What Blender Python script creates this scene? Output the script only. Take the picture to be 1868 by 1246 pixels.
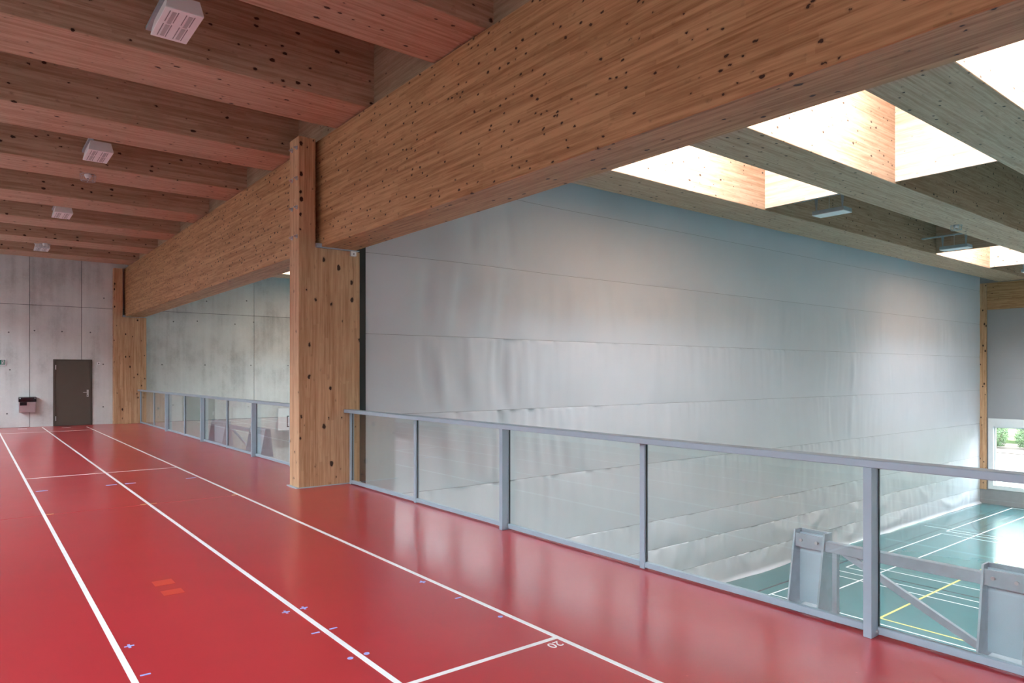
import bpy, bmesh, math, random
from mathutils import Vector, Matrix

for o in list(bpy.data.objects):
    bpy.data.objects.remove(o, do_unlink=True)
sc = bpy.context.scene
col = sc.collection
random.seed(7)

# ------------------------------------------------------------------ camera
YAW = 0.66588
EYE = 1.62
cam_d = bpy.data.cameras.new('camera')
cam_d.sensor_width = 36.0
cam_d.lens = 36.0 * 1265.7 / 1868.0
cam_d.shift_y = (680.7 - 623.0) / 1868.0
cam_d.clip_start = 0.05
cam_d.clip_end = 300
cam = bpy.data.objects.new('camera', cam_d)
col.objects.link(cam)
cam.location = (0, 0, EYE)
cam.rotation_euler = (math.radians(90), 0, -YAW)
sc.camera = cam

# ------------------------------------------------------------------ light
SKY_STRENGTH = 9.0
SKYLIGHT_W = 400.0
GLAZED = 2.5
sc.view_settings.view_transform = 'Standard'
sc.view_settings.look = 'None'
sc.view_settings.exposure = 1.12
sc.view_settings.gamma = 1.0
sc.view_settings.use_curve_mapping = False
sc.cycles.max_bounces = 7
sc.cycles.diffuse_bounces = 4
sc.cycles.glossy_bounces = 3
sc.cycles.transmission_bounces = 4
sc.cycles.transparent_max_bounces = 14
sc.cycles.use_adaptive_sampling = True
sc.cycles.adaptive_threshold = 0.03
sc.cycles.use_light_tree = False
sc.cycles.caustics_reflective = True
sc.cycles.blur_glossy = 1.0
sc.cycles.caustics_refractive = False
sc.cycles.sample_clamp_indirect = 8.0

world = bpy.data.worlds.new('overcast_sky')
sc.world = world
world.use_nodes = True
bg = world.node_tree.nodes['Background']
bg.inputs['Color'].default_value = (0.82, 0.91, 1.0, 1)
bg.inputs['Strength'].default_value = SKY_STRENGTH

# building dimensions
X_LEFT, X_HALL = -2.3, 30.0
Y_BACK, Y_END = -7.5, 25.33
Z_HALL, Z_JOIST, Z_ROOF = -3.26, 5.0, 6.4
JP, JW = 2.565, 0.97
def joist_front(k): return 2.95 + JP * k
SKY_BAYS = [-4, -3, -2, -1, 0, 1, 3, 4, 5, 6, 7]      # the bay of the curtain is closed
SKY_X = [(8.35, 13.02), (21.75, 25.95)]
WIN_Y = [(-7.35 + 2.04 * i, -5.41 + 2.04 * i) for i in range(16)]
HALL_WIN_Y = [(-7.0, -3.9), (-3.6, -0.5), (-0.2, 2.9), (3.2, 6.3), (6.6, 9.39), (10.0, 13.1), (13.4, 16.5), (16.8, 19.9), (20.2, 24.9)]
WZ0, WZ1 = 2.1, 4.3          # high window band of the track wall
CURTAIN_Y = 9.65

def area_light(name, loc, rot, sx, sy, power, color):
    d = bpy.data.lights.new(name, 'AREA')
    d.shape = 'RECTANGLE'
    d.size, d.size_y = sx, sy
    d.energy = power
    d.color = color
    o = bpy.data.objects.new(name, d)
    col.objects.link(o)
    o.location = loc
    o.rotation_euler = rot
    return o

for k in SKY_BAYS:
    y0, y1 = joist_front(k) + JW, joist_front(k + 1)
    for (xa, xb) in SKY_X:
        area_light('skylight_daylight', (xa + GLAZED / 2, (y0 + y1) / 2, 7.16), (0, 0, 0),
                   GLAZED - 0.1, y1 - y0 - 0.1, SKYLIGHT_W, (0.80, 0.90, 1.0))
for (ya, yb) in WIN_Y:
    area_light('window_portal', (X_LEFT - 0.29, (ya + yb) / 2, (WZ0 + WZ1) / 2), (0, math.radians(-90), 0),
               WZ1 - WZ0, yb - ya, 1.0, (1, 1, 1)).data.cycles.is_portal = True
for (ya, yb) in HALL_WIN_Y:
    area_light('window_portal', (X_HALL + 0.34, (ya + yb) / 2, -1.455), (0, math.radians(90), 0),
               2.18, yb - ya - 0.3, 1.0, (1, 1, 1)).data.cycles.is_portal = True

# ------------------------------------------------------------------ materials
def new_mat(name):
    m = bpy.data.materials.new(name)
    m.use_nodes = True
    nt = m.node_tree
    return m, nt, nt.nodes['Principled BSDF']

def N(nt, t, **kw):
    n = nt.nodes.new(t)
    for k, v in kw.items():
        setattr(n, k, v)
    return n

def ramp(nt, stops, interp='LINEAR'):
    r = N(nt, 'ShaderNodeValToRGB')
    r.color_ramp.interpolation = interp
    els = r.color_ramp.elements
    while len(els) < len(stops):
        els.new(0.5)
    for e, (p, c) in zip(els, stops):
        e.position = p
        e.color = c if len(c) == 4 else (*c, 1)
    return r

def math_n(nt, op, a=None, b=None, c=None):
    n = N(nt, 'ShaderNodeMath', operation=op)
    for i, v in enumerate((a, b, c)):
        if v is None:
            continue
        if isinstance(v, (int, float)):
            n.inputs[i].default_value = v
        else:
            nt.links.new(v, n.inputs[i])
    return n.outputs[0]

def mixc(nt, fac, a, b, mode='MIX'):
    n = N(nt, 'ShaderNodeMix', data_type='RGBA', blend_type=mode)
    def put(s, v):
        if isinstance(v, (tuple, list)):
            s.default_value = (*v, 1) if len(v) == 3 else v
        elif isinstance(v, (int, float)):
            s.default_value = v
        else:
            nt.links.new(v, s)
    put(n.inputs[0], fac)
    put(n.inputs[6], a)
    put(n.inputs[7], b)
    return n.outputs[2]

def plain(name, color, rough=0.5, metal=0.0, spec=0.5, noise=0.06, nscale=6.0, emit=None):
    m, nt, p = new_mat(name)
    tc = N(nt, 'ShaderNodeTexCoord')
    nz = N(nt, 'ShaderNodeTexNoise')
    nz.inputs['Scale'].default_value = nscale
    nz.inputs['Detail'].default_value = 4
    nt.links.new(tc.outputs['Object'], nz.inputs['Vector'])
    dark = tuple(c * (1 - noise) for c in color)
    lite = tuple(min(1, c * (1 + noise)) for c in color)
    r = ramp(nt, [(0.3, dark), (0.7, lite)])
    nt.links.new(nz.outputs['Fac'], r.inputs['Fac'])
    nt.links.new(r.outputs['Color'], p.inputs['Base Color'])
    p.inputs['Roughness'].default_value = rough
    p.inputs['Metallic'].default_value = metal
    p.inputs['Specular IOR Level'].default_value = spec
    return m

def wood(name, axis, base, dark, lam=0.04, knot_cell=0.085, knot_r=0.17, rough=0.55, vary=0.35):
    """glulam: lamellas stacked across the grain axis, streaks along it, dark knots"""
    m, nt, p = new_mat(name)
    L = nt.links
    tc = N(nt, 'ShaderNodeTexCoord')
    oi = N(nt, 'ShaderNodeObjectInfo')
    off = N(nt, 'ShaderNodeVectorMath', operation='SCALE')
    cmb = N(nt, 'ShaderNodeCombineXYZ')
    for i in range(3):
        L.new(oi.outputs['Random'], cmb.inputs[i])
    L.new(cmb.outputs[0], off.inputs[0])
    off.inputs['Scale'].default_value = 37.0
    add = N(nt, 'ShaderNodeVectorMath', operation='ADD')
    L.new(tc.outputs['Object'], add.inputs[0])
    L.new(off.outputs[0], add.inputs[1])
    sep = N(nt, 'ShaderNodeSeparateXYZ')
    L.new(add.outputs[0], sep.inputs[0])
    ai = 'XYZ'.index(axis.upper())
    oth = [i for i in range(3) if i != ai]
    along = sep.outputs[ai]
    u, v = sep.outputs[oth[0]], sep.outputs[oth[1]]
    # lamella index, both cross directions
    iu = math_n(nt, 'FLOOR', math_n(nt, 'DIVIDE', u, lam))
    iv = math_n(nt, 'FLOOR', math_n(nt, 'DIVIDE', v, lam))
    # board joints along the length, shifted per lamella
    wn0 = N(nt, 'ShaderNodeTexWhiteNoise', noise_dimensions='2D')
    c0 = N(nt, 'ShaderNodeCombineXYZ')
    L.new(iu, c0.inputs[0]); L.new(iv, c0.inputs[1])
    L.new(c0.outputs[0], wn0.inputs['Vector'])
    ia = math_n(nt, 'FLOOR', math_n(nt, 'ADD', math_n(nt, 'DIVIDE', along, 1.7), math_n(nt, 'MULTIPLY', wn0.outputs['Value'], 9.0)))
    c1 = N(nt, 'ShaderNodeCombineXYZ')
    L.new(iu, c1.inputs[0]); L.new(iv, c1.inputs[1]); L.new(ia, c1.inputs[2])
    wn = N(nt, 'ShaderNodeTexWhiteNoise', noise_dimensions='3D')
    L.new(c1.outputs[0], wn.inputs['Vector'])
    # fine grain streaks
    def stretched(sa, so):
        mp = N(nt, 'ShaderNodeVectorMath', operation='MULTIPLY')
        s = [so, so, so]; s[ai] = sa
        mp.inputs[1].default_value = s
        L.new(add.outputs[0], mp.inputs[0])
        return mp.outputs[0]
    g1 = N(nt, 'ShaderNodeTexNoise')
    g1.inputs['Scale'].default_value = 1.0
    g1.inputs['Detail'].default_value = 3
    g1.inputs['Distortion'].default_value = 0.6
    L.new(stretched(1.3, 38.0), g1.inputs['Vector'])
    g2 = N(nt, 'ShaderNodeTexNoise')
    g2.inputs['Scale'].default_value = 1.0
    g2.inputs['Detail'].default_value = 2
    g2.inputs['Distortion'].default_value = 1.4
    L.new(stretched(2.6, 19.0), g2.inputs['Vector'])
    f = math_n(nt, 'ADD', math_n(nt, 'MULTIPLY', g1.outputs['Fac'], 0.9),
               math_n(nt, 'ADD', math_n(nt, 'MULTIPLY', wn.outputs['Value'], vary), math_n(nt, 'MULTIPLY', g2.outputs['Fac'], 0.35)))
    f = math_n(nt, 'SUBTRACT', f, 0.32 + vary * 0.25)
    r = ramp(nt, [(0.12, dark), (0.5, base), (0.95, tuple(min(1, c * 1.22) for c in base))])
    L.new(f, r.inputs['Fac'])
    # resin streaks
    rs = ramp(nt, [(0.66, (0, 0, 0)), (0.76, (1, 1, 1))])
    L.new(g2.outputs['Fac'], rs.inputs['Fac'])
    cc = mixc(nt, math_n(nt, 'MULTIPLY', rs.outputs['Color'], 0.38), r.outputs['Color'], tuple(c * 0.45 for c in dark))
    # knots
    vo = N(nt, 'ShaderNodeTexVoronoi', voronoi_dimensions='3D', feature='F1')
    vo.inputs['Scale'].default_value = 1.0 / knot_cell
    mpk = N(nt, 'ShaderNodeVectorMath', operation='MULTIPLY')
    s = [1, 1, 1]; s[ai] = 0.62
    mpk.inputs[1].default_value = s
    wob = N(nt, 'ShaderNodeTexNoise')
    wob.inputs['Scale'].default_value = 26.0
    wob.inputs['Detail'].default_value = 2
    L.new(add.outputs[0], wob.inputs['Vector'])
    wsc = N(nt, 'ShaderNodeVectorMath', operation='MULTIPLY_ADD')
    wsc.inputs[1].default_value = (0.03, 0.03, 0.03)
    L.new(wob.outputs['Color'], wsc.inputs[0])
    L.new(add.outputs[0], wsc.inputs[2])
    L.new(wsc.outputs[0], mpk.inputs[0])
    L.new(mpk.outputs[0], vo.inputs['Vector'])
    sepc = N(nt, 'ShaderNodeSeparateColor')
    L.new(vo.outputs['Color'], sepc.inputs[0])
    rad = math_n(nt, 'MULTIPLY', math_n(nt, 'POWER', sepc.outputs[0], 1.8), knot_r)
    t = math_n(nt, 'SUBTRACT', vo.outputs['Distance'], rad)
    kr = ramp(nt, [(0.0, (1, 1, 1)), (0.035, (1, 1, 1)), (0.06, (0.25, 0.25, 0.25)), (0.16, (0, 0, 0))])
    L.new(math_n(nt, 'ADD', t, 0.03), kr.inputs['Fac'])
    cc = mixc(nt, kr.outputs['Color'], cc, (0.045, 0.018, 0.009))
    L.new(cc, p.inputs['Base Color'])
    p.inputs['Roughness'].default_value = rough
    p.inputs['Specular IOR Level'].default_value = 0.3
    return m

WB = (0.60, 0.375, 0.195)
WD = (0.36, 0.175, 0.075)
M = {}
M['wood_y'] = wood('glulam_along_y', 'y', (0.49, 0.29, 0.145), (0.285, 0.138, 0.056), knot_cell=0.082, knot_r=0.21, vary=0.2)
M['wood_x'] = wood('glulam_along_x', 'x', (0.51, 0.35, 0.245), (0.34, 0.20, 0.12), lam=0.033, knot_cell=0.10, knot_r=0.19, vary=0.2)
M['wood_z'] = wood('glulam_along_z', 'z', (0.58, 0.365, 0.215), (0.39, 0.205, 0.10), lam=0.045, knot_cell=0.11, knot_r=0.22, vary=0.2)
M['panel_x'] = wood('shaft_board_x', 'x', (0.52, 0.37, 0.27), (0.38, 0.24, 0.155), lam=0.09, knot_cell=0.1, knot_r=0.12)
M['panel_y'] = wood('shaft_board_y', 'y', (0.52, 0.37, 0.27), (0.38, 0.24, 0.155), lam=0.09, knot_cell=0.1, knot_r=0.12)

M['shaded_board_y'] = wood('shade_darkened_wood', 'y', (0.40, 0.30, 0.205), (0.27, 0.18, 0.11), lam=0.2, knot_cell=0.1, knot_r=0.15, vary=0.15)  # joist wood with the shade above the beam put into its colour

def concrete(name, base=(0.60, 0.62, 0.61)):
    m, nt, p = new_mat(name)
    L = nt.links
    tc = N(nt, 'ShaderNodeTexCoord')
    oi = N(nt, 'ShaderNodeObjectInfo')
    def noise(sc3, scale, detail, rough=0.55):
        mp = N(nt, 'ShaderNodeMapping')
        mp.inputs['Scale'].default_value = sc3
        L.new(tc.outputs['Object'], mp.inputs['Vector'])
        n = N(nt, 'ShaderNodeTexNoise')
        n.inputs['Scale'].default_value = scale
        n.inputs['Detail'].default_value = detail
        n.inputs['Roughness'].default_value = rough
        L.new(mp.outputs[0], n.inputs['Vector'])
        return n.outputs['Fac']
    big = noise((1, 1, 0.8), 0.7, 6, 0.65)
    streak = noise((4.5, 4.5, 0.25), 1.0, 5)
    fine = noise((1, 1, 1), 22, 4)
    f = math_n(nt, 'ADD', math_n(nt, 'MULTIPLY', big, 0.62), math_n(nt, 'ADD', math_n(nt, 'MULTIPLY', streak, 0.3), math_n(nt, 'MULTIPLY', fine, 0.08)))
    f = math_n(nt, 'ADD', f, math_n(nt, 'MULTIPLY', math_n(nt, 'SUBTRACT', oi.outputs['Random'], 0.5), 0.06))
    r = ramp(nt, [(0.33, tuple(c * 0.6 for c in base)), (0.49, base), (0.66, tuple(c * 1.2 for c in base))])
    L.new(f, r.inputs['Fac'])
    L.new(r.outputs['Color'], p.inputs['Base Color'])
    p.inputs['Roughness'].default_value = 0.7
    p.inputs['Specular IOR Level'].default_value = 0.25
    bp = N(nt, 'ShaderNodeBump')
    bp.inputs['Strength'].default_value = 0.1
    bp.inputs['Distance'].default_value = 0.006
    L.new(fine, bp.inputs['Height'])
    L.new(bp.outputs[0], p.inputs['Normal'])
    return m
M['concrete'] = concrete('fair_faced_concrete')
M['concrete_joint'] = plain('concrete_joint', (0.13, 0.135, 0.135), 0.8)

def sport_floor(name, color, rough, spec, wear=0.07, coat=0.0):
    m, nt, p = new_mat(name)
    L = nt.links
    tc = N(nt, 'ShaderNodeTexCoord')
    n = N(nt, 'ShaderNodeTexNoise')
    n.inputs['Scale'].default_value = 0.9
    n.inputs['Detail'].default_value = 6
    n.inputs['Roughness'].default_value = 0.6
    L.new(tc.outputs['Object'], n.inputs['Vector'])
    r = ramp(nt, [(0.3, tuple(c * (1 - wear) for c in color)), (0.7, tuple(c * (1 + wear) for c in color))])
    L.new(n.outputs['Fac'], r.inputs['Fac'])
    # tiny specks
    vo = N(nt, 'ShaderNodeTexVoronoi', voronoi_dimensions='3D')
    vo.inputs['Scale'].default_value = 2.6
    L.new(tc.outputs['Object'], vo.inputs['Vector'])
    sp = ramp(nt, [(0.012, (1, 1, 1)), (0.022, (0, 0, 0))])
    L.new(vo.outputs['Distance'], sp.inputs['Fac'])
    cc = mixc(nt, math_n(nt, 'MULTIPLY', sp.outputs['Color'], 0.5), r.outputs['Color'], tuple(min(1, c * 1.5 + 0.05) for c in color))
    L.new(cc, p.inputs['Base Color'])
    n2 = N(nt, 'ShaderNodeTexNoise')
    n2.inputs['Scale'].default_value = 2.2
    n2.inputs['Detail'].default_value = 5
    L.new(tc.outputs['Object'], n2.inputs['Vector'])
    rr = N(nt, 'ShaderNodeMapRange')
    rr.inputs['To Min'].default_value = rough * 0.97
    rr.inputs['To Max'].default_value = rough * 1.08
    L.new(n2.outputs['Fac'], rr.inputs['Value'])
    L.new(rr.outputs[0], p.inputs['Roughness'])
    p.inputs['Coat Weight'].default_value = coat
    p.inputs['Coat Roughness'].default_value = 0.13
    p.inputs['Specular IOR Level'].default_value = spec
    return m
M['track_red'] = sport_floor('red_sport_floor', (0.45, 0.030, 0.040), 0.285, 0.4, coat=0.42)
M['hall_teal'] = sport_floor('teal_sport_floor', (0.055, 0.175, 0.185), 0.16, 0.5)
M['line_white'] = plain('white_line_paint', (0.86, 0.86, 0.86), 0.3, noise=0.03)
M['line_blue'] = plain('pale_blue_mark', (0.36, 0.44, 0.86), 0.3, noise=0.03)
M['line_yellow'] = plain('yellow_line_paint', (0.80, 0.68, 0.20), 0.3, noise=0.03)
M['line_black'] = plain('dark_line_paint', (0.02, 0.05, 0.055), 0.25, noise=0.03)
M['mark_orange'] = plain('orange_mark', (0.58, 0.062, 0.032), 0.28, noise=0.03)
M['mark_tan'] = plain('tan_mark', (0.70, 0.42, 0.16), 0.3, noise=0.03)
M['mark_faint'] = plain('faint_mark', (0.56, 0.075, 0.10), 0.26, noise=0.03)

def fabric(name, color):
    m, nt, p = new_mat(name)
    L = nt.links
    tc = N(nt, 'ShaderNodeTexCoord')
    n = N(nt, 'ShaderNodeTexNoise')
    n.inputs['Scale'].default_value = 0.5
    n.inputs['Detail'].default_value = 3
    L.new(tc.outputs['Object'], n.inputs['Vector'])
    r = ramp(nt, [(0.3, tuple(c * 0.96 for c in color)), (0.7, tuple(c * 1.03 for c in color))])
    L.new(n.outputs['Fac'], r.inputs['Fac'])
    L.new(r.outputs['Color'], p.inputs['Base Color'])
    p.inputs['Roughness'].default_value = 0.55
    p.inputs['Specular IOR Level'].default_value = 0.3
    return m
M['curtain'] = fabric('grey_curtain_fabric', (0.60, 0.605, 0.65))
M['wall_fabric'] = fabric('grey_wall_fabric', (0.30, 0.30, 0.31))
M['seam'] = plain('curtain_seam_thread', (0.22, 0.22, 0.23), 0.8)

M['rail'] = plain('grey_anodised_metal', (0.36, 0.455, 0.53), 0.42, 0.15, 0.5, 0.03)
M['galv'] = plain('galvanised_steel', (0.41, 0.485, 0.545), 0.45, 0.25, 0.5, 0.08, 14)
M['bracket_panel'] = plain('pale_bracket_steel', (0.54, 0.65, 0.73), 0.4, 0.1, 0.5, 0.03)
M['steel'] = plain('stainless_steel', (0.55, 0.55, 0.56), 0.3, 0.6, 0.5, 0.03)
M['black'] = plain('black_steel', (0.012, 0.012, 0.013), 0.5)
M['dark_reflection'] = plain('dark_reflection', (0.01, 0.011, 0.014), 0.15)
M['white'] = plain('white_enamel', (0.78, 0.78, 0.79), 0.4, noise=0.02)
M['lamp_white'] = plain('lamp_white', (0.80, 0.79, 0.80), 0.45, noise=0.02)
M['lamp_grey'] = plain('lamp_grey', (0.42, 0.41, 0.42), 0.4, noise=0.05, nscale=60)
M['slot'] = plain('dark_slot', (0.22, 0.21, 0.22), 0.6)
M['plaster'] = plain('pale_plaster', (0.62, 0.62, 0.60), 0.8)
M['plinth'] = plain('grey_plinth', (0.27, 0.27, 0.275), 0.8)
M['door'] = plain('brown_door_paint', (0.095, 0.078, 0.062), 0.38, noise=0.03)
M['door_frame'] = plain('brown_frame_paint', (0.075, 0.06, 0.047), 0.4, noise=0.03)
M['green_sign'] = plain('green_sign', (0.008, 0.13, 0.085), 0.3)
M['win_frame'] = plain('white_window_frame', (0.66, 0.68, 0.68), 0.4, noise=0.02)
M['gravel'] = plain('pale_gravel', (0.27, 0.265, 0.255), 0.9, noise=0.25, nscale=30)
M['grass'] = plain('dark_grass', (0.07, 0.10, 0.04), 0.9, noise=0.3, nscale=9)
M['paving'] = plain('grey_paving', (0.15, 0.15, 0.14), 0.9, noise=0.2, nscale=9)
M['bank'] = plain('light_screen_earth', (0.19, 0.165, 0.155), 0.9, noise=0.2, nscale=3)
M['sky_screen'] = plain('green_sky_screen', (0.10, 0.15, 0.055), 0.9, noise=0.45, nscale=2.5)
M['soil'] = plain('dark_soil', (0.085, 0.065, 0.05), 0.9, noise=0.4, nscale=25)
M['leaf_a'] = plain('green_leaf', (0.045, 0.10, 0.022), 0.45, noise=0.5, nscale=7)
M['leaf_b'] = plain('pale_green_leaf', (0.10, 0.16, 0.06), 0.45, noise=0.4, nscale=7)
M['bark'] = plain('brown_bark', (0.12, 0.08, 0.05), 0.9)

def thin_glass(name, tint, ior=1.5, rough=0.0):
    m = bpy.data.materials.new(name)
    m.use_nodes = True
    nt = m.node_tree
    for n in list(nt.nodes):
        nt.nodes.remove(n)
    out = N(nt, 'ShaderNodeOutputMaterial')
    tr = N(nt, 'ShaderNodeBsdfTransparent')
    tr.inputs['Color'].default_value = (*tint, 1)
    gl = N(nt, 'ShaderNodeBsdfGlossy')
    gl.inputs['Roughness'].default_value = rough
    gl.inputs['Color'].default_value = (1, 1, 1, 1)
    fr = N(nt, 'ShaderNodeFresnel')
    ge = N(nt, 'ShaderNodeNewGeometry')
    mr = N(nt, 'ShaderNodeMapRange')      # same index on both faces: the pane is not a solid block
    mr.inputs['To Min'].default_value = ior
    mr.inputs['To Max'].default_value = 1.0 / ior
    nt.links.new(ge.outputs['Backfacing'], mr.inputs['Value'])
    nt.links.new(mr.outputs[0], fr.inputs['IOR'])
    mx = N(nt, 'ShaderNodeMixShader')
    nt.links.new(fr.outputs[0], mx.inputs[0])
    nt.links.new(tr.outputs[0], mx.inputs[1])
    nt.links.new(gl.outputs[0], mx.inputs[2])
    nt.links.new(mx.outputs[0], out.inputs['Surface'])
    return m
M['glass'] = thin_glass('railing_glass', (0.955, 0.985, 0.975))
M['win_glass'] = thin_glass('window_glass', (0.97, 0.985, 0.98))

# ------------------------------------------------------------------ mesh helpers
class MB:
    def __init__(self):
        self.bm = bmesh.new()
    def box(self, x0, x1, y0, y1, z0, z1):
        vs = [self.bm.verts.new(c) for c in ((x0, y0, z0), (x1, y0, z0), (x1, y1, z0), (x0, y1, z0),
                                             (x0, y0, z1), (x1, y0, z1), (x1, y1, z1), (x0, y1, z1))]
        for f in ((0, 3, 2, 1), (4, 5, 6, 7), (0, 1, 5, 4), (1, 2, 6, 5), (2, 3, 7, 6), (3, 0, 4, 7)):
            self.bm.faces.new([vs[i] for i in f])
        return self
    def prism(self, pts, axis, a, b):
        """polygon pts in the two axes other than `axis`, extruded from a to b"""
        def v(p, t):
            if axis == 'y': return (p[0], t, p[1])
            if axis == 'x': return (t, p[0], p[1])
            return (p[0], p[1], t)
        A = [self.bm.verts.new(v(p, a)) for p in pts]
        B = [self.bm.verts.new(v(p, b)) for p in pts]
        self.bm.faces.new(A)
        self.bm.faces.new(B[::-1])
        n = len(pts)
        for i in range(n):
            self.bm.faces.new((A[i], B[i], B[(i + 1) % n], A[(i + 1) % n]))
        return self
    def cyl(self, c, r, h, axis='z', n=16, r2=None):
        r2 = r if r2 is None else r2
        A, B = [], []
        for i in range(n):
            a = 2 * math.pi * i / n
            for lst, rr, t in ((A, r, 0), (B, r2, h)):
                p = (rr * math.cos(a), rr * math.sin(a), t)
                if axis == 'x': p = (p[2], p[0], p[1])
                if axis == 'y': p = (p[0], p[2], p[1])
                lst.append(self.bm.verts.new((c[0] + p[0], c[1] + p[1], c[2] + p[2])))
        self.bm.faces.new(A); self.bm.faces.new(B[::-1])
        for i in range(n):
            self.bm.faces.new((A[i], B[i], B[(i + 1) % n], A[(i + 1) % n]))
        return self
    def bar(self, p, q, w, h):
        """square bar from p to q"""
        p, q = Vector(p), Vector(q)
        d = (q - p).normalized()
        s = d.cross(Vector((1, 0, 0)))
        if s.length < 0.1:
            s = d.cross(Vector((0, 0, 1)))
        s.normalize()
        t = d.cross(s)
        A, B = [], []
        for (a, b) in ((-1, -1), (1, -1), (1, 1), (-1, 1)):
            o = s * a * w / 2 + t * b * h / 2
            A.append(self.bm.verts.new(p + o)); B.append(self.bm.verts.new(q + o))
        self.bm.faces.new(A); self.bm.faces.new(B[::-1])
        for i in range(4):
            self.bm.faces.new((A[i], B[i], B[(i + 1) % 4], A[(i + 1) % 4]))
        return self
    def bevel(self, w, seg=1):
        bmesh.ops.recalc_face_normals(self.bm, faces=self.bm.faces)
        es = [e for e in self.bm.edges if len(e.link_faces) == 2 and e.calc_face_angle(0) > 0.6]
        bmesh.ops.bevel(self.bm, geom=es, offset=w, segments=seg, profile=0.5, affect='EDGES')
        return self
    def build(self, name, mat, parent=None, smooth=False, mats=None):
        bmesh.ops.recalc_face_normals(self.bm, faces=self.bm.faces)
        me = bpy.data.meshes.new(name)
        origin = Vector((0, 0, 0))
        if parent is not None:
            origin = world_loc(parent)
        else:
            xs = [v.co for v in self.bm.verts]
            mn = Vector([min(v[i] for v in xs) for i in range(3)])
            mx = Vector([max(v[i] for v in xs) for i in range(3)])
            origin = Vector(((mn.x + mx.x) / 2, (mn.y + mx.y) / 2, mn.z))
        bmesh.ops.translate(self.bm, verts=self.bm.verts, vec=-origin)
        self.bm.to_mesh(me)
        self.bm.free()
        me.materials.append(M[mat])
        if smooth:
            for p in me.polygons:
                p.use_smooth = True
        o = bpy.data.objects.new(name, me)
        col.objects.link(o)
        if parent is None:
            o.location = origin
        else:
            o.parent = parent
        return o

def world_loc(o):
    v = Vector(o.location)
    while o.parent is not None:
        o = o.parent
        v = v + Vector(o.location)
    return v

def tag(o, label=None, cat=None, group=None, kind=None):
    if label: o['label'] = label
    if cat: o['category'] = cat
    if group: o['group'] = group
    if kind: o['kind'] = kind
    return o

def thing(name, loc, label, cat, group=None):
    o = bpy.data.objects.new(name, None)
    o.empty_display_size = 0.1
    col.objects.link(o)
    o.location = loc
    return tag(o, label, cat, group)

def struct(name, mb, mat, label=None):
    o = mb.build(name, mat)
    o['kind'] = 'structure'
    if label: o['label'] = label
    return o

# ------------------------------------------------------------------ the setting
SLAB_X = 4.6
floor = struct('floor', MB().box(X_LEFT, SLAB_X, Y_BACK, Y_END, -0.4, 0), 'track_red', 'red running track floor of the gallery')
hall_floor = struct('floor_hall', MB().box(SLAB_X - 0.3, X_HALL, Y_BACK, Y_END, Z_HALL - 0.3, Z_HALL), 'hall_teal', 'teal sports hall floor below the railing')
struct('wall_gallery', MB().box(4.0, 4.3, Y_BACK, Y_END, Z_HALL - 0.3, -0.4), 'plaster', 'pale wall under the gallery')

# painted lines on the track
LW = 0.033
def track_mark(name, x0, x1, y0, y1, mat, par=floor, z=0.0, t=0.0016):
    return MB().box(x0, x1, y0, y1, z, z + t).build(name, mat, par)
for x in (-1.46, -0.38, 0.692, 1.772, 2.847):
    track_mark('lane_line', x - LW / 2, x + LW / 2, Y_BACK, Y_END - 0.9 if x > 2 else Y_END - 0.35, 'line_white')
for y, w, mt in ((3.175, 0.034, 'line_white'), (12.945, 0.04, 'line_white'), (22.98, 0.05, 'line_white')):
    track_mark('cross_line', 0.705 if y > 5 else 1.79, 2.832, y - w / 2, y + w / 2, mt, t=0.0012)
track_mark('cross_line', -0.36, 2.83, 9.50, 9.512, 'mark_faint', t=0.001)
for x, y in ((1.27, 24.62), (2.33, 24.5)):
    track_mark('floor_mark', x - 0.11, x + 0.11, y - 0.05, y + 0.05, 'line_white')
# plus, dash and dot marks beside the lane lines
for x, y in ((0.757, 4.64), (1.70, 4.645), (1.827, 4.65), (2.778, 4.66)):
    mb = MB().box(x - 0.026, x + 0.026, y - 0.007, y + 0.007, 0, 0.0016)
    mb.box(x - 0.007, x + 0.007, y - 0.032, y - 0.007, 0, 0.0016).box(x - 0.007, x + 0.007, y + 0.007, y + 0.032, 0, 0.0016)
    mb.build('plus_mark', 'line_blue', floor)
for x, y in ((0.754, 4.147), (1.709, 4.158), (1.828, 4.162), (2.785, 4.171)):
    track_mark('dash_mark', x - 0.026, x + 0.026, y - 0.008, y + 0.008, 'line_blue')
for x, y in ((1.713, 3.667), (1.815, 3.67), (2.79, 3.677)):
    MB().cyl((x, y, 0), 0.017, 0.0016).build('dot_mark', 'line_blue', floor)
for x in (0.81, 1.645, 1.89, 2.72):
    track_mark('dash_mark', x - 0.07, x + 0.07, 11.46, 11.51, 'line_blue')
for x in (0.75, 1.712, 1.828, 2.798):
    track_mark('dash_mark', x - 0.034, x + 0.034, 9.515, 9.555, 'mark_tan')
MB().box(1.125, 1.265, 5.81, 5.957, 0, 0.0014).build('orange_patch', 'mark_orange', floor)
MB().box(1.128, 1.268, 5.525, 5.655, 0, 0.0014).build('orange_patch', 'mark_orange', floor)
fc = bpy.data.curves.new('distance_number', 'FONT')
fc.body = '20'
fc.size = 0.098
fc.extrude = 0.0008
fc.align_x = 'LEFT'
fo = bpy.data.objects.new('distance_number', fc)
col.objects.link(fo)
fo.parent = floor
fl = world_loc(floor)
fo.location = Vector((2.808, 3.128, 0.0009)) - fl
fo.rotation_euler = (0, 0, math.pi)
fc.materials.append(M['line_white'])

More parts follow.
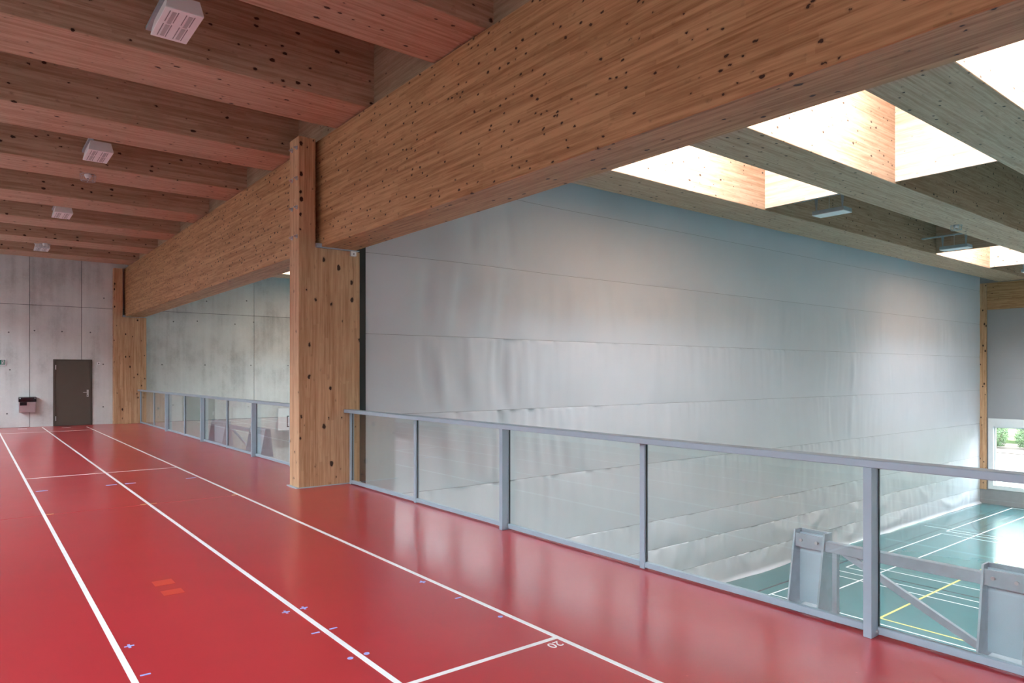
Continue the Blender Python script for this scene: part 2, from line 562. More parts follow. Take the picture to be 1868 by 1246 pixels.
# court lines of the hall
def court(name, x0, x1, y0, y1, mat, t=0.0016):
    return MB().box(x0, x1, y0, y1, Z_HALL, Z_HALL + t).build(name, mat, hall_floor)
def cx(x, y0, y1, mat, w=0.04): court('court_line', x - w / 2, x + w / 2, y0, y1, mat)
def cy(y, x0, x1, mat, w=0.04, t=0.0016): court('court_line', x0, x1, y - w / 2, y + w / 2, mat, t)
cy(8.52, 13.66, 16.95, 'line_white'); cy(8.53, 17.40, 23.32, 'line_white'); cy(8.56, 23.78, 29.73, 'line_white')
cy(7.78, 13.97, 29.35, 'line_white')
cy(8.80, 8.0, 29.2, 'line_black', 0.05, 0.0012)
cx(13.97, 2.6, 8.5, 'line_white'); cx(16.5, 2.6, 8.4, 'line_white'); cx(16.95, 2.6, 8.52, 'line_white')
cx(17.38, 7.78, 8.53, 'line_white'); cx(17.91, 2.6, 8.53, 'line_white')
cx(17.26, -0.5, 8.0, 'line_black', 0.05)
cx(23.32, 2.6, 8.53, 'line_white'); cx(23.78, 2.6, 8.56, 'line_white'); cx(24.1, 2.6, 9.3, 'line_white', 0.03)
cx(29.35, 2.6, 8.1, 'line_white'); cx(29.73, 2.6, 8.56, 'line_white')
cy(8.09, 25.2, 29.35, 'line_black', 0.05, 0.0012)
cy(6.345, 14.3, 29.0, 'line_yellow', 0.05, 0.002)
cx(14.3, -5.0, 6.32, 'line_yellow', 0.05)
cy(2.6, 13.97, 29.73, 'line_white'); cy(3.34, 13.97, 29.35, 'line_white')
# dark circle arc
mb = MB()
ccx, ccy, R = 27.2, 4.0, 4.75
n = 72
for i in range(n):
    a0, a1 = 2 * math.pi * i / n, 2 * math.pi * (i + 1) / n
    if max(ccx + R * math.cos(a0), ccx + R * math.cos(a1)) > X_HALL - 0.2: continue
    vs = []
    for (a, r) in ((a0, R - 0.025), (a1, R - 0.025), (a1, R + 0.025), (a0, R + 0.025)):
        vs.append((ccx + r * math.cos(a), ccy + r * math.sin(a)))
    mb.prism(vs, 'z', Z_HALL, Z_HALL + 0.0013)
mb.build('court_circle', 'line_black', hall_floor)

# concrete end wall made of shuttering panels
wall_end = struct('wall_end', MB().box(X_LEFT, X_HALL, Y_END + 0.03, Y_END + 0.35, Z_HALL - 0.3, Z_ROOF), 'concrete_joint', 'grey fair-faced concrete end wall')
J = 0.007
def cpanel(pts):
    mb = MB().prism(pts, 'y', Y_END, Y_END + 0.03)
    mb.build('concrete_panel', 'concrete', wall_end)
def rect(x0, x1, z0, z1): return [(x0 + J, z0 + J), (x1 - J, z0 + J), (x1 - J, z1 - J), (x0 + J, z1 - J)]
ZJ = 3.675
DX0, DX1, DZ = 2.07, 3.10, 2.045
for xa, xb in ((X_LEFT, 0.15), (0.15, 1.48), (1.48, 2.815), (2.815, 4.1), (4.1, 8.11), (8.11, 12.1), (12.1, 16.1), (16.1, 20.1), (20.1, 24.1), (24.1, X_HALL)):
    cpanel(rect(xa, xb, ZJ, Z_ROOF))
cpanel(rect(X_LEFT, 0.15, 0, ZJ)); cpanel(rect(0.15, 1.48, 0, ZJ))
cpanel([(1.48 + J, 0), (DX0, 0), (DX0, DZ), (2.815 - J, DZ), (2.815 - J, ZJ - J), (1.48 + J, ZJ - J)])
cpanel([(2.815 + J, DZ), (DX1, DZ), (DX1, 0), (4.1 - J, 0), (4.1 - J, ZJ - J), (2.815 + J, ZJ - J)])
for xa, xb in ((4.1, 8.11), (8.11, 12.1), (12.1, 16.1), (16.1, 20.1), (20.1, 24.1), (24.1, X_HALL)):
    cpanel(rect(max(xa, SLAB_X), xb, Z_HALL, 0.0)); cpanel(rect(xa, xb, 0.0, ZJ))
tie = [(0.97, 2.83), (1.6, 2.9), (2.3, 2.9), (3.05, 2.9), (3.42, 4.0), (3.40, 1.90), (3.40, 0.55), (1.0, 1.72), (0.93, 0.42),
       (5.45, 3.35), (6.2, 3.4), (7.45, 3.35), (8.1, 3.45), (5.1, 1.9), (6.45, 1.9), (8.0, 1.9), (9.35, 1.9), (6.5, 4.1), (7.85, 4.2)]
for x, z in tie:
    MB().cyl((x, Y_END - 0.0015, z), 0.022, 0.01, 'y', 12).build('tie_hole', 'concrete_joint', wall_end)

# left wall with low window band
wl = MB()
wl.box(X_LEFT - 0.3, X_LEFT, Y_BACK, Y_END, -0.4, WZ0).box(X_LEFT - 0.3, X_LEFT, Y_BACK, Y_END, WZ1, Z_ROOF)
ys = [Y_BACK] + [v for w in WIN_Y for v in w] + [Y_END]
for i in range(0, len(ys), 2):
    wl.box(X_LEFT - 0.3, X_LEFT, ys[i], ys[i + 1], WZ0, WZ1)
struct('wall_left', wl, 'concrete', 'concrete wall with high windows beside the track')
for i, (ya, yb) in enumerate(WIN_Y):
    mb = MB()
    for (a, b, c, d) in ((ya, yb, WZ0, WZ0 + 0.06), (ya, yb, WZ1 - 0.06, WZ1), (ya, ya + 0.04, WZ0 + 0.06, WZ1 - 0.06), (yb - 0.04, yb, WZ0 + 0.06, WZ1 - 0.06)):
        mb.box(X_LEFT - 0.26, X_LEFT - 0.18, a, b, c, d)
    w = struct('window_%d' % (i + 1), mb, 'win_frame', 'white framed window in the track wall')
    MB().box(X_LEFT - 0.225, X_LEFT - 0.215, ya + 0.04, yb - 0.04, WZ0 + 0.06, WZ1 - 0.06).build('pane', 'win_glass', w)
struct('wall_back', MB().box(X_LEFT - 0.6, X_HALL + 0.35, Y_BACK - 0.3, Y_BACK, Z_HALL - 0.3, Z_ROOF), 'concrete', 'concrete wall behind the viewer')

# hall wall opposite the gallery: plinth, window band, fabric panels, timber beam
HW = HALL_WIN_Y
wz0, wz1 = -2.69, -0.065
mb = MB().box(X_HALL, X_HALL + 0.35, Y_BACK, Y_END, Z_HALL - 0.3, wz0).box(X_HALL + 0.06, X_HALL + 0.35, Y_BACK, Y_END, wz1, Z_ROOF)
ys = [Y_BACK] + [v for w in HW for v in w] + [Y_END]
for i in range(0, len(ys), 2):
    mb.box(X_HALL + 0.06, X_HALL + 0.35, ys[i], ys[i + 1], wz0, wz1)
wall_hall = struct('wall_hall', mb, 'plinth', 'hall wall with a low window band')
for (ya, yb) in ((Y_BACK, -4.9), (-4.9, -0.1), (-0.1, 4.7), (4.7, 9.42), (9.9, 14.7), (14.7, 19.5), (19.5, Y_END)):
    for (za, zb) in ((wz1 + 0.005, 1.425), (1.435, 3.98)):
        MB().box(X_HALL, X_HALL + 0.06, ya + 0.004, yb - 0.004, za, zb).build('fabric_panel', 'wall_fabric', wall_hall)
MB().box(X_HALL - 0.04, X_HALL + 0.06, Y_BACK, 9.42, 3.985, 4.98).build('timber_fascia', 'wood_y', wall_hall)
for i, (ya, yb) in enumerate(HW):
    mb = MB()
    for (a, b, c, d) in ((ya, yb, wz0, -2.545), (ya, yb, -0.363, wz1), (ya, ya + 0.16, -2.545, -0.363), (yb - 0.16, yb, -2.545, -0.363)):
        mb.box(X_HALL - 0.02, X_HALL + 0.1, a, b, c, d)
    w = struct('window_%d' % (i + 17), mb, 'win_frame', 'white framed window at the foot of the hall wall')
    mi = MB()
    for (a, b, c, d) in ((ya + 0.16, yb - 0.16, -2.545, -2.50), (ya + 0.16, yb - 0.16, -0.41, -0.363), (ya + 0.16, ya + 0.21, -2.50, -0.41), (yb - 0.21, yb - 0.16, -2.50, -0.41)):
        mi.box(X_HALL + 0.1, X_HALL + 0.16, a, b, c, d)
    mi.build('sash', 'white', w)
    MB().box(X_HALL + 0.125, X_HALL + 0.135, ya + 0.21, yb - 0.21, -2.50, -0.41).build('pane', 'win_glass', w)

# ceiling boards between the joists, with openings for the skylights
mb = MB()
for k in range(-4, 9):
    y0 = joist_front(k) + JW
    y1 = min(joist_front(k + 1), Y_END)
    if k == -4:
        mb.box(X_LEFT, X_HALL, Y_BACK, joist_front(-4), Z_ROOF, Z_ROOF + 0.25)
    if k == 8:
        mb.box(X_LEFT, X_HALL, y0, y1, Z_ROOF, Z_ROOF + 0.25)
        continue
    xs = [X_LEFT, SKY_X[0][0] - 0.053, SKY_X[0][1] + 0.053, SKY_X[1][0] - 0.053, SKY_X[1][1] + 0.053, X_HALL]
    for a in ((0, 2, 4) if k in SKY_BAYS else (0, 1, 2, 3, 4)):
        mb.box(xs[a], xs[a + 1], y0, y1, Z_ROOF, Z_ROOF + 0.25)
for k in range(-4, 9):
    mb.box(X_LEFT, X_HALL, joist_front(k) + 0.053, joist_front(k) + JW - 0.053, Z_ROOF + 0.001, Z_ROOF + 0.25)
ceiling = struct('ceiling', mb, 'panel_x', 'timber roof deck between the joists')
# blocking boards above the main beam
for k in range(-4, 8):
    MB().box(4.10, 4.22, joist_front(k) + JW, joist_front(k + 1), 4.985, Z_ROOF).build('blocking_board', 'shaded_board_y', ceiling)
MB().box(4.10, 4.22, joist_front(8) + JW, Y_END, 4.985, Z_ROOF).build('blocking_board', 'shaded_board_y', ceiling)

# outside: ground
struct('ground', MB().box(X_HALL + 0.35, 43.0, -160, 180, -3.0, -2.62), 'gravel', 'pale gravel outside the hall window')
struct('ground_bed', MB().box(43.0, 49.0, -160, 180, -3.0, -2.58), 'soil', 'dark planting bed outside the hall window')
struct('ground_sky_screen', MB().prism([(49.0, -3.0), (49.0, -2.4), (60.0, 6.0), (75.0, 7.0), (75.0, -3.0)], 'y', -160, 180), 'sky_screen', 'green slope added behind the shrubs to screen the low sky')  # added in place of a tree line, blocks low sky through the windows
struct('ground_track_side', MB().box(-40, X_LEFT - 0.3, -160, 180, -0.6, -0.25), 'paving', 'ground outside the track wall')

struct('ground_light_screen', MB().prism([(-5.0, -0.26), (-10.5, 6.6), (-40, 7.6), (-40, -0.26)], 'y', -160, 180), 'bank', 'unseen slope added outside the track wall to cut low light')  # added out of view, keeps horizon light off the beam and joists

# ------------------------------------------------------------------ columns
def column(name, y0, y1, label, bolts=True):
    t = thing(name, (4.125, (y0 + y1) / 2, 0), label, 'column', 'timber columns')
    mb = MB().prism([(3.66, 0.0), (4.588, 0.0), (4.588, 3.412), (3.905, 3.412), (3.905, 4.955), (3.66, 4.955)], 'y', y0, y1)
    mb.bevel(0.006)
    mb.build('shaft', 'wood_z', t)
    pl = MB().box(3.906, 4.56, y0 - 0.05, y1 + 0.05, 3.413, 3.424)
    pl.box(3.906, 3.98, y0 - 0.05, y0 + 0.02, 3.424, 3.47)
    pl.build('bearing_plate', 'galv', t)
    if bolts:
        for z in (4.80, 4.37, 3.96, 3.55):
            for yy in (y0 + 0.07, y0 + 0.25):
                b = MB().cyl((3.652, yy, z), 0.03, 0.008, 'x', 16).build('washer', 'galv', t)
                MB().cyl((3.625, yy, z), 0.017, 0.027, 'x', 6).cyl((3.612, yy, z), 0.009, 0.015, 'x', 8).build('nut', 'steel', b)
    return t
column('timber_column', 9.50, 9.85, 'tall knotty timber column with bolts in the middle of the gallery')
column('timber_column', 25.08, Y_END - 0.002, 'distant timber column against the concrete end wall', False)
MB().box(3.62, 4.60, 9.485, 9.865, 0.0, 0.012).build('column_base_trim', 'galv', bpy.data.objects['timber_column'])

def beam(y0, y1, label):
    o = MB().box(3.985, 4.51, y0, y1, 3.425, 4.98).bevel(0.008).build('timber_beam', 'wood_y')
    return tag(o, label, 'beam', 'long glulam beams')
beam(Y_BACK, 9.675, 'huge knotty glulam beam running from the near column to the upper right')
beam(9.685, 25.30, 'long glulam beam between the near column and the far column')

# hall wall column next to the curtain edge
o = MB().box(X_HALL - 0.055, X_HALL - 0.002, 9.43, 9.90, -2.72, 4.98).bevel(0.004).build('timber_post', 'wood_z')
tag(o, 'slim timber post on the hall wall beside the curtain edge', 'post')

# ------------------------------------------------------------------ roof joists
JL = {0: 'grey-brown timber roof joist nearest the upper right corner',
      1: 'timber roof joist between the two large skylights',
      2: 'timber roof joist passing along the top edge of the grey curtain',
      3: 'timber roof joist just behind the bolted column, sixth from the end wall',
      4: 'timber roof joist with a caged detector, fifth from the end wall',
      5: 'timber roof joist fourth from the concrete end wall',
      6: 'timber roof joist third from the concrete end wall',
      7: 'timber roof joist second from the concrete end wall',
      8: 'timber roof joist closest to the concrete end wall'}
jo = None
for k in range(-4, 9):
    if jo is None:
        jo = MB().box(X_LEFT + 0.004, X_HALL - 0.05, joist_front(k), joist_front(k) + JW, Z_JOIST, Z_ROOF).bevel(0.008).build('roof_joist', 'wood_x')
        o = jo
    else:
        o = jo.copy()
        col.objects.link(o)
        o.location.y = jo.location.y + (k + 4) * JP
    tag(o, JL.get(k, 'timber roof joist behind the viewer'), 'joist', 'timber roof joists')

# ------------------------------------------------------------------ skylights
SL = {(0, 0): 'large bright timber-lined skylight at the upper right',
      (1, 0): 'bright timber-lined skylight nearest the top of the curtain',
      (1, 1): 'small bright skylight beyond the hanging lamps at the right edge'}
for k in SKY_BAYS:
    y0, y1 = joist_front(k) + JW, joist_front(k + 1)
    for r, (xa, xb) in enumerate(SKY_X):
        lab = SL.get((k, r), 'timber-lined roof skylight out of sight from the gallery floor')
        t = thing('skylight', ((xa + xb) / 2, (y0 + y1) / 2, Z_JOIST + 0.03), lab, 'skylight', 'roof skylights')
        for x in (xa, xb):
            a, b = (x - 0.05, x) if x == xa else (x, x + 0.05)
            MB().box(a, b, y0 + 0.002, y1 - 0.002, Z_JOIST + 0.035, Z_ROOF - 0.002).build('end_panel', 'panel_y', t)
            MB().box(a, b, y0, y1, Z_ROOF + 0.001, 7.2).build('upstand_end', 'panel_y', t)
        for y in (y0 - 0.05, y1):
            MB().box(xa - 0.05, xb + 0.05, y, y + 0.05, Z_ROOF + 0.001, 7.2).build('upstand_side', 'panel_x', t)
        MB().box(xa - 0.05, xa + GLAZED, y0 - 0.05, y1 + 0.05, 7.201, 7.22).build('glazing', 'win_glass', t)
        MB().box(xa + GLAZED + 0.001, xb + 0.05, y0 - 0.05, y1 + 0.05, 7.201, 7.3).build('lid', 'panel_x', t)

# ------------------------------------------------------------------ dividing curtain
def hnoise(x, s):
    i = math.floor(x)
    f = x - i
    f = f * f * (3 - 2 * f)
    def h(n):
        v = math.sin(n * 127.1 + s * 311.7) * 43758.5453
        return (v - math.floor(v)) * 2 - 1
    return h(i) * (1 - f) + h(i + 1) * f
def bump(x, c, w): return math.exp(-((x - c) / w) ** 2)
seams = [6.3, 4.70, 3.455, 2.22, 0.98, -0.27, -1.50, -2.10, -2.70, -3.255]
CX0, CX1 = 4.735, 29.93
curt = thing('dividing_curtain', ((CX0 + CX1) / 2, CURTAIN_Y, Z_HALL), 'huge light grey dividing curtain with horizontal seams across the hall', 'curtain')
def cdisp(x, z, t, b):
    """fold depth: x along the curtain, t 0..1 down the band, b band index"""
    a = 0.017 + 0.070 * bump(x, 7.2, 1.6) + 0.024 * bump(x, 19.5, 3.6) + 0.012 * bump(x, 10.5, 2.0)
    if b <= 1: a *= 0.4
    fade = min(1.0, (x - CX0) / 1.0, (CX1 - x) / 1.0)
    xs = x + 0.10 * math.sin(z * 1.7 + x * 0.7)
    n = 0.62 * hnoise(xs * 3.1, 1) + 0.38 * hnoise(xs * 6.7, 2 + b) + 0.5 * hnoise(xs * 1.2, 3)
    e = 0.35 + 0.65 * math.sin(math.pi * (0.12 + 0.76 * t))
    # gathered pleats just below each seam
    g = 0.013 * hnoise(x * 10 + b * 3.3, 5 + b) * math.exp(-t * 3.2) * (0.4 + 1.6 * bump(x, 7.5, 2.8) + 1.2 * bump(x, 16, 6) if b > 2 else 0.2)
    ed = math.sin(math.pi * t) ** 0.6
    d = (a * n * e * ed + g * min(1.0, t * 30)) * fade
    d += 0.010 * hnoise(x * 1.1, 3) * fade
    d += 0.055 * bump(x, 7.0, 2.4) * math.sin((x - 7.9) * 1.05)
    if b >= 7:   # heavy swags in the bottom bands
        sw = 0.0
        for c in ((9.8, 11.6, 14.9, 19.2, 22.4, 24.3, 27.3) if b == 8 else (10.6, 13.1, 17.4, 21.0, 25.2)):
            u = (x - c - 0.25 * math.sin(c)) / (0.75 + 0.3 * math.sin(c * 3.7))
            if abs(u) < 1.6:
                sw += (0.02 + 0.016 * math.sin(c * 5.1)) * math.exp(-((t - (0.7 - 0.45 * u * u)) / 0.28) ** 2)
        d -= sw * fade * math.sin(math.pi * min(1, t * 1.2 + 0.001)) ** 0.5 if t < 0.8 else sw * fade * 0.8
    d -= 0.014 * math.sin(math.pi * t)
    return d
for b in range(len(seams) - 1):
    za, zb = seams[b], seams[b + 1]
    nx, nz = 520, 16
    ts = [0, 0.012, 0.03, 0.06, 0.12, 0.2, 0.3, 0.4, 0.5, 0.6, 0.7, 0.8, 0.88, 0.94, 0.97, 0.988, 1]
    verts, faces = [], []
    cz = Vector(curt.location)
    for j, t in enumerate(ts):
        for i in range(nx + 1):
            x = CX0 + (CX1 - CX0) * i / nx
            z = za + (zb - za) * t
            if j == 0: z -= 0.0025
            if j == len(ts) - 1: z += 0.0025
            y = CURTAIN_Y + cdisp(x, z, t, b)
            if b == len(seams) - 2 and t > 0.9:
                y -= 0.10 * (t - 0.9) / 0.1 * (0.6 + 0.4 * hnoise(x * 1.3, 9))
            verts.append((x - cz.x, y - cz.y, z - cz.z))
    for j in range(len(ts) - 1):
        for i in range(nx):
            a = j * (nx + 1) + i
            faces.append((a, a + 1, a + nx + 2, a + nx + 1))
    me = bpy.data.meshes.new('fabric_band')
    me.from_pydata(verts, [], faces)
    me.materials.append(M['curtain'])
    for p in me.polygons: p.use_smooth = True
    o = bpy.data.objects.new('fabric_band', me)
    col.objects.link(o)
    o.parent = curt
    if b > 0:
        sv, sf = [], []
        for i in range(nx + 1):
            x = CX0 + (CX1 - CX0) * i / nx
            y = CURTAIN_Y + cdisp(x, za, 0, b) + 0.004
            sv += [(x - cz.x, y - cz.y, za + 0.012 - cz.z), (x - cz.x, y - cz.y, za - 0.012 - cz.z)]
        sf = [(2 * i, 2 * i + 2, 2 * i + 3, 2 * i + 1) for i in range(nx)]
        sm = bpy.data.meshes.new('seam_tape')
        sm.from_pydata(sv, [], sf)
        sm.materials.append(M['seam'])
        so = bpy.data.objects.new('seam_tape', sm)
        col.objects.link(so)
        so.parent = curt
g = MB().box(4.592, 4.732, 9.60, 9.84, Z_HALL, 6.3).build('curtain_guide', 'black')
tag(g, 'black vertical curtain guide beside the column', 'guide rail')

# ------------------------------------------------------------------ glass railings
def railing(ys, y_start, y_end, label):
    t = thing('glass_railing', (4.42, (y_start + y_end) / 2, 0), label, 'railing', 'glass railings along the gallery edge')
    MB().box(4.33, 4.455, y_start, y_end, 1.042, 1.09).bevel(0.004).build('top_rail', 'rail', t)
    prev = None
    for i, y in enumerate(ys):
        thick = i >= 2 and i % 2 == 0
        x0, x1 = (4.332, 4.44) if thick else (4.40, 4.45)
        MB().box(x0, x1, y, y + 0.052, 0.0, 1.041).bevel(0.003).build('post', 'rail', t)
        if thick:
            MB().cyl((4.40, y - 0.012, 0.03), 0.012, 0.012, 'y', 10).build('bolt', 'steel', t)
        if prev is not None:
            lo, hi = min(prev, y) + 0.052, max(prev, y)
            br = MB().box(4.402, 4.447, lo + 0.002, hi - 0.002, 0.014, 0.058).bevel(0.003)
            br.build('bottom_rail', 'rail', t)
            MB().box(4.415, 4.427, lo + 0.006, hi - 0.006, 0.06, 1.04).build('glass_panel', 'glass', t)
            MB().box(4.418, 4.434, hi - 0.0055, hi - 0.0005, 0.06, 1.04).build('gasket', 'black', t)
        prev = y
    return t
railing([9.40, 7.545, 5.678, 3.832, 1.97, 0.11, -1.75, -3.61, -5.47, -7.33], Y_BACK, 9.495,
        'glass railing with grey metal posts in front of the curtain')
railing([25.02, 22.98, 21.12, 19.26, 17.40, 15.54, 13.66, 11.82, 9.96], 9.87, 25.075,
        'distant glass railing between the near and far timber columns')

# ------------------------------------------------------------------ steel frames at the gallery edge
def bracket(t, y0, y1):
    """box bracket: two tapered cheeks, bolted plate, pale back panel, base plate"""
    b = MB().box(4.76, 4.772, y0 + 0.012, y1 - 0.012, -0.03, 0.47).build('bracket', 'bracket_panel', t)
    for (ya, yb) in ((y0, y0 + 0.012), (y1 - 0.012, y1)):
        MB().prism([(4.60, -0.055), (4.86, -0.055), (4.80, 0.495), (4.70, 0.495)], 'y', ya, yb).build('cheek', 'galv', b)
    MB().box(4.70, 4.712, y0 + 0.012, y1 - 0.012, 0.375, 0.47).build('bolt_plate', 'galv', b)
    MB().box(4.78, 4.80, y0 + 0.012, y1 - 0.012, 0.455, 0.493).build('top_bar', 'galv', b)
    MB().box(4.602, 4.86, y0 - 0.03, y1 + 0.03, -0.067, -0.055).build('base_plate', 'galv', b)
    for f in (0.25, 0.75):
        yy = y0 + (y1 - y0) * f
        MB().cyl((4.686, yy, 0.425), 0.011, 0.014, 'x', 12).build('bolt', 'steel', b)
        MB().cyl((4.67, yy, -0.055), 0.012, 0.012, 'z', 10).build('anchor_bolt', 'steel', b)
def rig(b1, b2, label):
    yc = (b1[0] + b2[1]) / 2
    t = thing('steel_frame', (4.75, yc, -0.067), label, 'steel frame', 'steel frames beyond the railing')
    bracket(t, *b1)
    bracket(t, *b2)
    ya, yb = b2[1] + 0.001, b1[0] - 0.001
    MB().box(4.70, 4.76, ya, yb, 0.375, 0.445).bevel(0.003).build('crossbar', 'galv', t)
    w = (yb - ya) * 0.034
    MB().box(4.712, 4.75, yb - 2.4 * w, yb - 1.4 * w, -2.2, 0.374).build('upright', 'galv', t)
    MB().bar((4.735, yb - 0.12 * (yb - ya), 0.39), (4.735, ya + 0.03, 0.0), 0.045, 0.03).build('diagonal_brace', 'galv', t)
    return t
rig((2.455, 2.685), (1.27, 1.505), 'galvanised steel frame with bolted brackets behind the nearest glass panels')
rig((16.65, 17.85), (13.98, 14.95), 'distant galvanised steel frame behind the far glass railing')

# backboard on the end wall
t = thing('basketball_backboard', (9.75, Y_END - 0.25, -0.47), 'white basketball backboard with a black square on the far concrete wall', 'backboard')
BY = Y_END - 0.25
MB().box(8.89, 10.6, BY, BY + 0.03, -0.47, 0.335).bevel(0.004).build('board', 'white', t)
mb = MB()
for (a, b, c, d) in ((9.21, 10.27, 0.02, 0.06), (9.21, 10.27, -0.36, -0.32), (9.21, 9.25, -0.32, 0.02), (10.23, 10.27, -0.32, 0.02)):
    mb.box(a, b, BY - 0.002, BY, c, d)
mb.build('target_square', 'black', t)
mb = MB()
for i in range(20):
    a0, a1 = 2 * math.pi * i / 20, 2 * math.pi * (i + 1) / 20
    p = lambda a: (9.74 + 0.225 * math.cos(a), BY - 0.28 + 0.225 * math.sin(a), -0.36)
    mb.bar(p(a0), p(a1), 0.018, 0.018)
mb.build('rim', 'mark_orange', t)
for x in (9.2, 10.2):
    MB().box(x - 0.03, x + 0.03, BY + 0.03, Y_END - 0.001, -0.2, -0.14).build('wall_arm', 'galv', t)

# ------------------------------------------------------------------ door and wall things
door = struct('door_1', MB().box(DX0 + 0.06, DX1 - 0.06, Y_END - 0.012, Y_END + 0.028, 0.006, DZ - 0.06).bevel(0.003), 'door', 'dark brown door in the concrete end wall')
mb = MB()
for (a, b, c, d) in ((DX0 + 0.001, DX0 + 0.058, 0.002, DZ - 0.001), (DX1 - 0.058, DX1 - 0.001, 0.002, DZ - 0.001), (DX0 + 0.058, DX1 - 0.058, DZ - 0.058, DZ - 0.001)):
    mb.box(a, b, Y_END - 0.022, Y_END + 0.028, c, d)
mb.build('door_frame', 'door_frame', door)
for z in (0.16, 1.73):
    MB().cyl((DX0 + 0.062, Y_END - 0.03, z), 0.014, 0.14, 'z', 10).build('hinge', 'steel', door)
h = MB().box(2.95, 3.0, Y_END - 0.02, Y_END - 0.012, 0.88, 1.10).build('door_handle', 'steel', door)
MB().cyl((2.975, Y_END - 0.06, 1.02), 0.011, 0.04, 'y', 10).box(2.85, 2.985, Y_END - 0.072, Y_END - 0.052, 1.01, 1.03).build('lever', 'steel', h)
MB().cyl((2.975, Y_END - 0.028, 0.92), 0.013, 0.008, 'y', 10).build('lock_cylinder', 'black', h)

t = thing('wall_bin', (1.42, Y_END - 0.1, 0.45), 'stainless steel wall bin with dark reflection painted on, left of the brown door', 'bin')
b0 = MB().prism([(Y_END - 0.001, 0.47), (Y_END - 0.17, 0.45), (Y_END - 0.21, 0.76), (Y_END - 0.001, 0.76)], 'x', 1.21, 1.625).bevel(0.008, 2).build('body', 'steel', t)
MB().prism([(Y_END - 0.001, 0.761), (Y_END - 0.211, 0.761), (Y_END - 0.225, 0.90), (Y_END - 0.001, 0.915)], 'x', 1.20, 1.635).bevel(0.006).build('reflection_band', 'dark_reflection', t)  # black band stands for a dark reflection on the steel
MB().box(1.23, 1.40, Y_END - 0.215, Y_END - 0.205, 0.66, 0.757).build('reflection_patch', 'dark_reflection', t)  # dark reflection on the steel front, given as black colour
for x in (1.235, 1.60):
    MB().cyl((x, Y_END - 0.232, 0.87), 0.016, 0.014, 'y', 10).build('screw', 'steel', t)

t = thing('exit_sign', (0.72, Y_END - 0.02, 1.845), 'small green and white exit sign on the wall at the left edge', 'sign')
MB().box(0.50, 0.912, Y_END - 0.035, Y_END - 0.001, 1.845, 2.035).bevel(0.004).build('box', 'white', t)
MB().box(0.525, 0.888, Y_END - 0.037, Y_END - 0.0352, 1.868, 2.012).build('green_field', 'green_sign', t)
mb = MB()
for (a, b, c, d) in ((0.80, 0.862, 1.985, 1.997), (0.80, 0.812, 1.883, 1.985), (0.85, 0.862, 1.883, 1.985), (0.82, 0.84, 1.93, 1.955), (0.815, 0.83, 1.89, 1.925), (0.835, 0.846, 1.955, 1.97)):
    mb.box(a, b, Y_END - 0.0385, Y_END - 0.0372, c, d)
mb.build('door_pictogram', 'white', t)

t = thing('wall_switch', (3.275, Y_END - 0.01, 1.885), 'small white switch plate right of the brown door', 'switch')
MB().box(3.232, 3.318, Y_END - 0.022, Y_END - 0.001, 1.885, 1.971).bevel(0.004).build('plate', 'white', t)
MB().cyl((3.275, Y_END - 0.030, 1.928), 0.017, 0.008, 'y', 12).build('knob', 'black', t)

t = thing('column_sensor', (4.47, 9.48, 3.34), 'small white sensor box under the beam on the bolted column', 'sensor')
MB().box(4.428, 4.515, 9.455, 9.499, 3.34, 3.41).bevel(0.006).build('housing', 'white', t)
MB().cyl((4.47, 9.449, 3.37), 0.012, 0.006, 'y', 10).build('lens', 'slot', t)

# ------------------------------------------------------------------ lamps
def lamp(x0, x1, yc, z, hang, label, group, louvres):
    hl = 0.338
    t = thing('box_lamp', ((x0 + x1) / 2, yc, z), label, 'lamp', group)
    y0, y1 = yc - hl, yc + hl
    h = 0.15 if louvres else 0.09
    mb = MB()
    # housing with slightly sloped sides
    A = [(x0, y0), (x1, y0), (x1, y1), (x0, y1)]
    ins = 0.03 if louvres else 0.006
    B = [(x0 + ins, y0 + ins), (x1 - ins, y0 + ins), (x1 - ins, y1 - ins), (x0 + ins, y1 - ins)]
    va = [mb.bm.verts.new((p[0], p[1], z + 0.012)) for p in A]
    vb = [mb.bm.verts.new((p[0], p[1], z + h)) for p in B]
    mb.bm.faces.new(va[::-1]); mb.bm.faces.new(vb)
    for i in range(4):
        mb.bm.faces.new((va[i], va[(i + 1) % 4], vb[(i + 1) % 4], vb[i]))
    mb.build('housing', 'lamp_white' if louvres else 'galv', t)
    f = MB().box(x0, x1, y0, y1, z, z + 0.012).bevel(0.003).build('front_panel', 'lamp_white', t)
    if louvres:
        w = x1 - x0
        for cx_ in (0.27, 0.70):
            for (ya, yb) in ((y0 + 0.06, yc - 0.015), (yc + 0.015, y1 - 0.06)):
                MB().box(x0 + w * (cx_ - 0.055), x0 + w * (cx_ + 0.055), ya, yb, z - 0.003, z).build('louvre', 'lamp_grey', f)
            for dx in (-0.12, 0.1):
                for (ya, yb) in ((y0 + 0.05, yc - 0.05), (yc, y1 - 0.05)):
                    MB().box(x0 + w * (cx_ + dx) - 0.004, x0 + w * (cx_ + dx) + 0.004, ya, yb, z - 0.002, z).build('slot', 'slot', f)
    xm = x0 + 0.07
    zt = z + hang
    g0 = yc - (JP - JW) / 2 + 0.004
    g1 = yc + (JP - JW) / 2 - 0.004
    hb = MB().box(xm - 0.03, xm + 0.03, g0, g1, zt, zt + 0.035).build('hanger_bar', 'galv', t)
    for yy in (y0 + 0.06, y1 - 0.06):
        MB().prism([(yy - 0.035, zt), (yy + 0.035, zt), (yy + 0.012, z + h), (yy - 0.012, z + h)], 'x', xm - 0.004, xm + 0.004).build('hanger_arm', 'galv', t)
    MB().cyl((xm, yc, z + h), 0.004, zt - z - h, 'z', 6).build('cable', 'white', t)
    return t
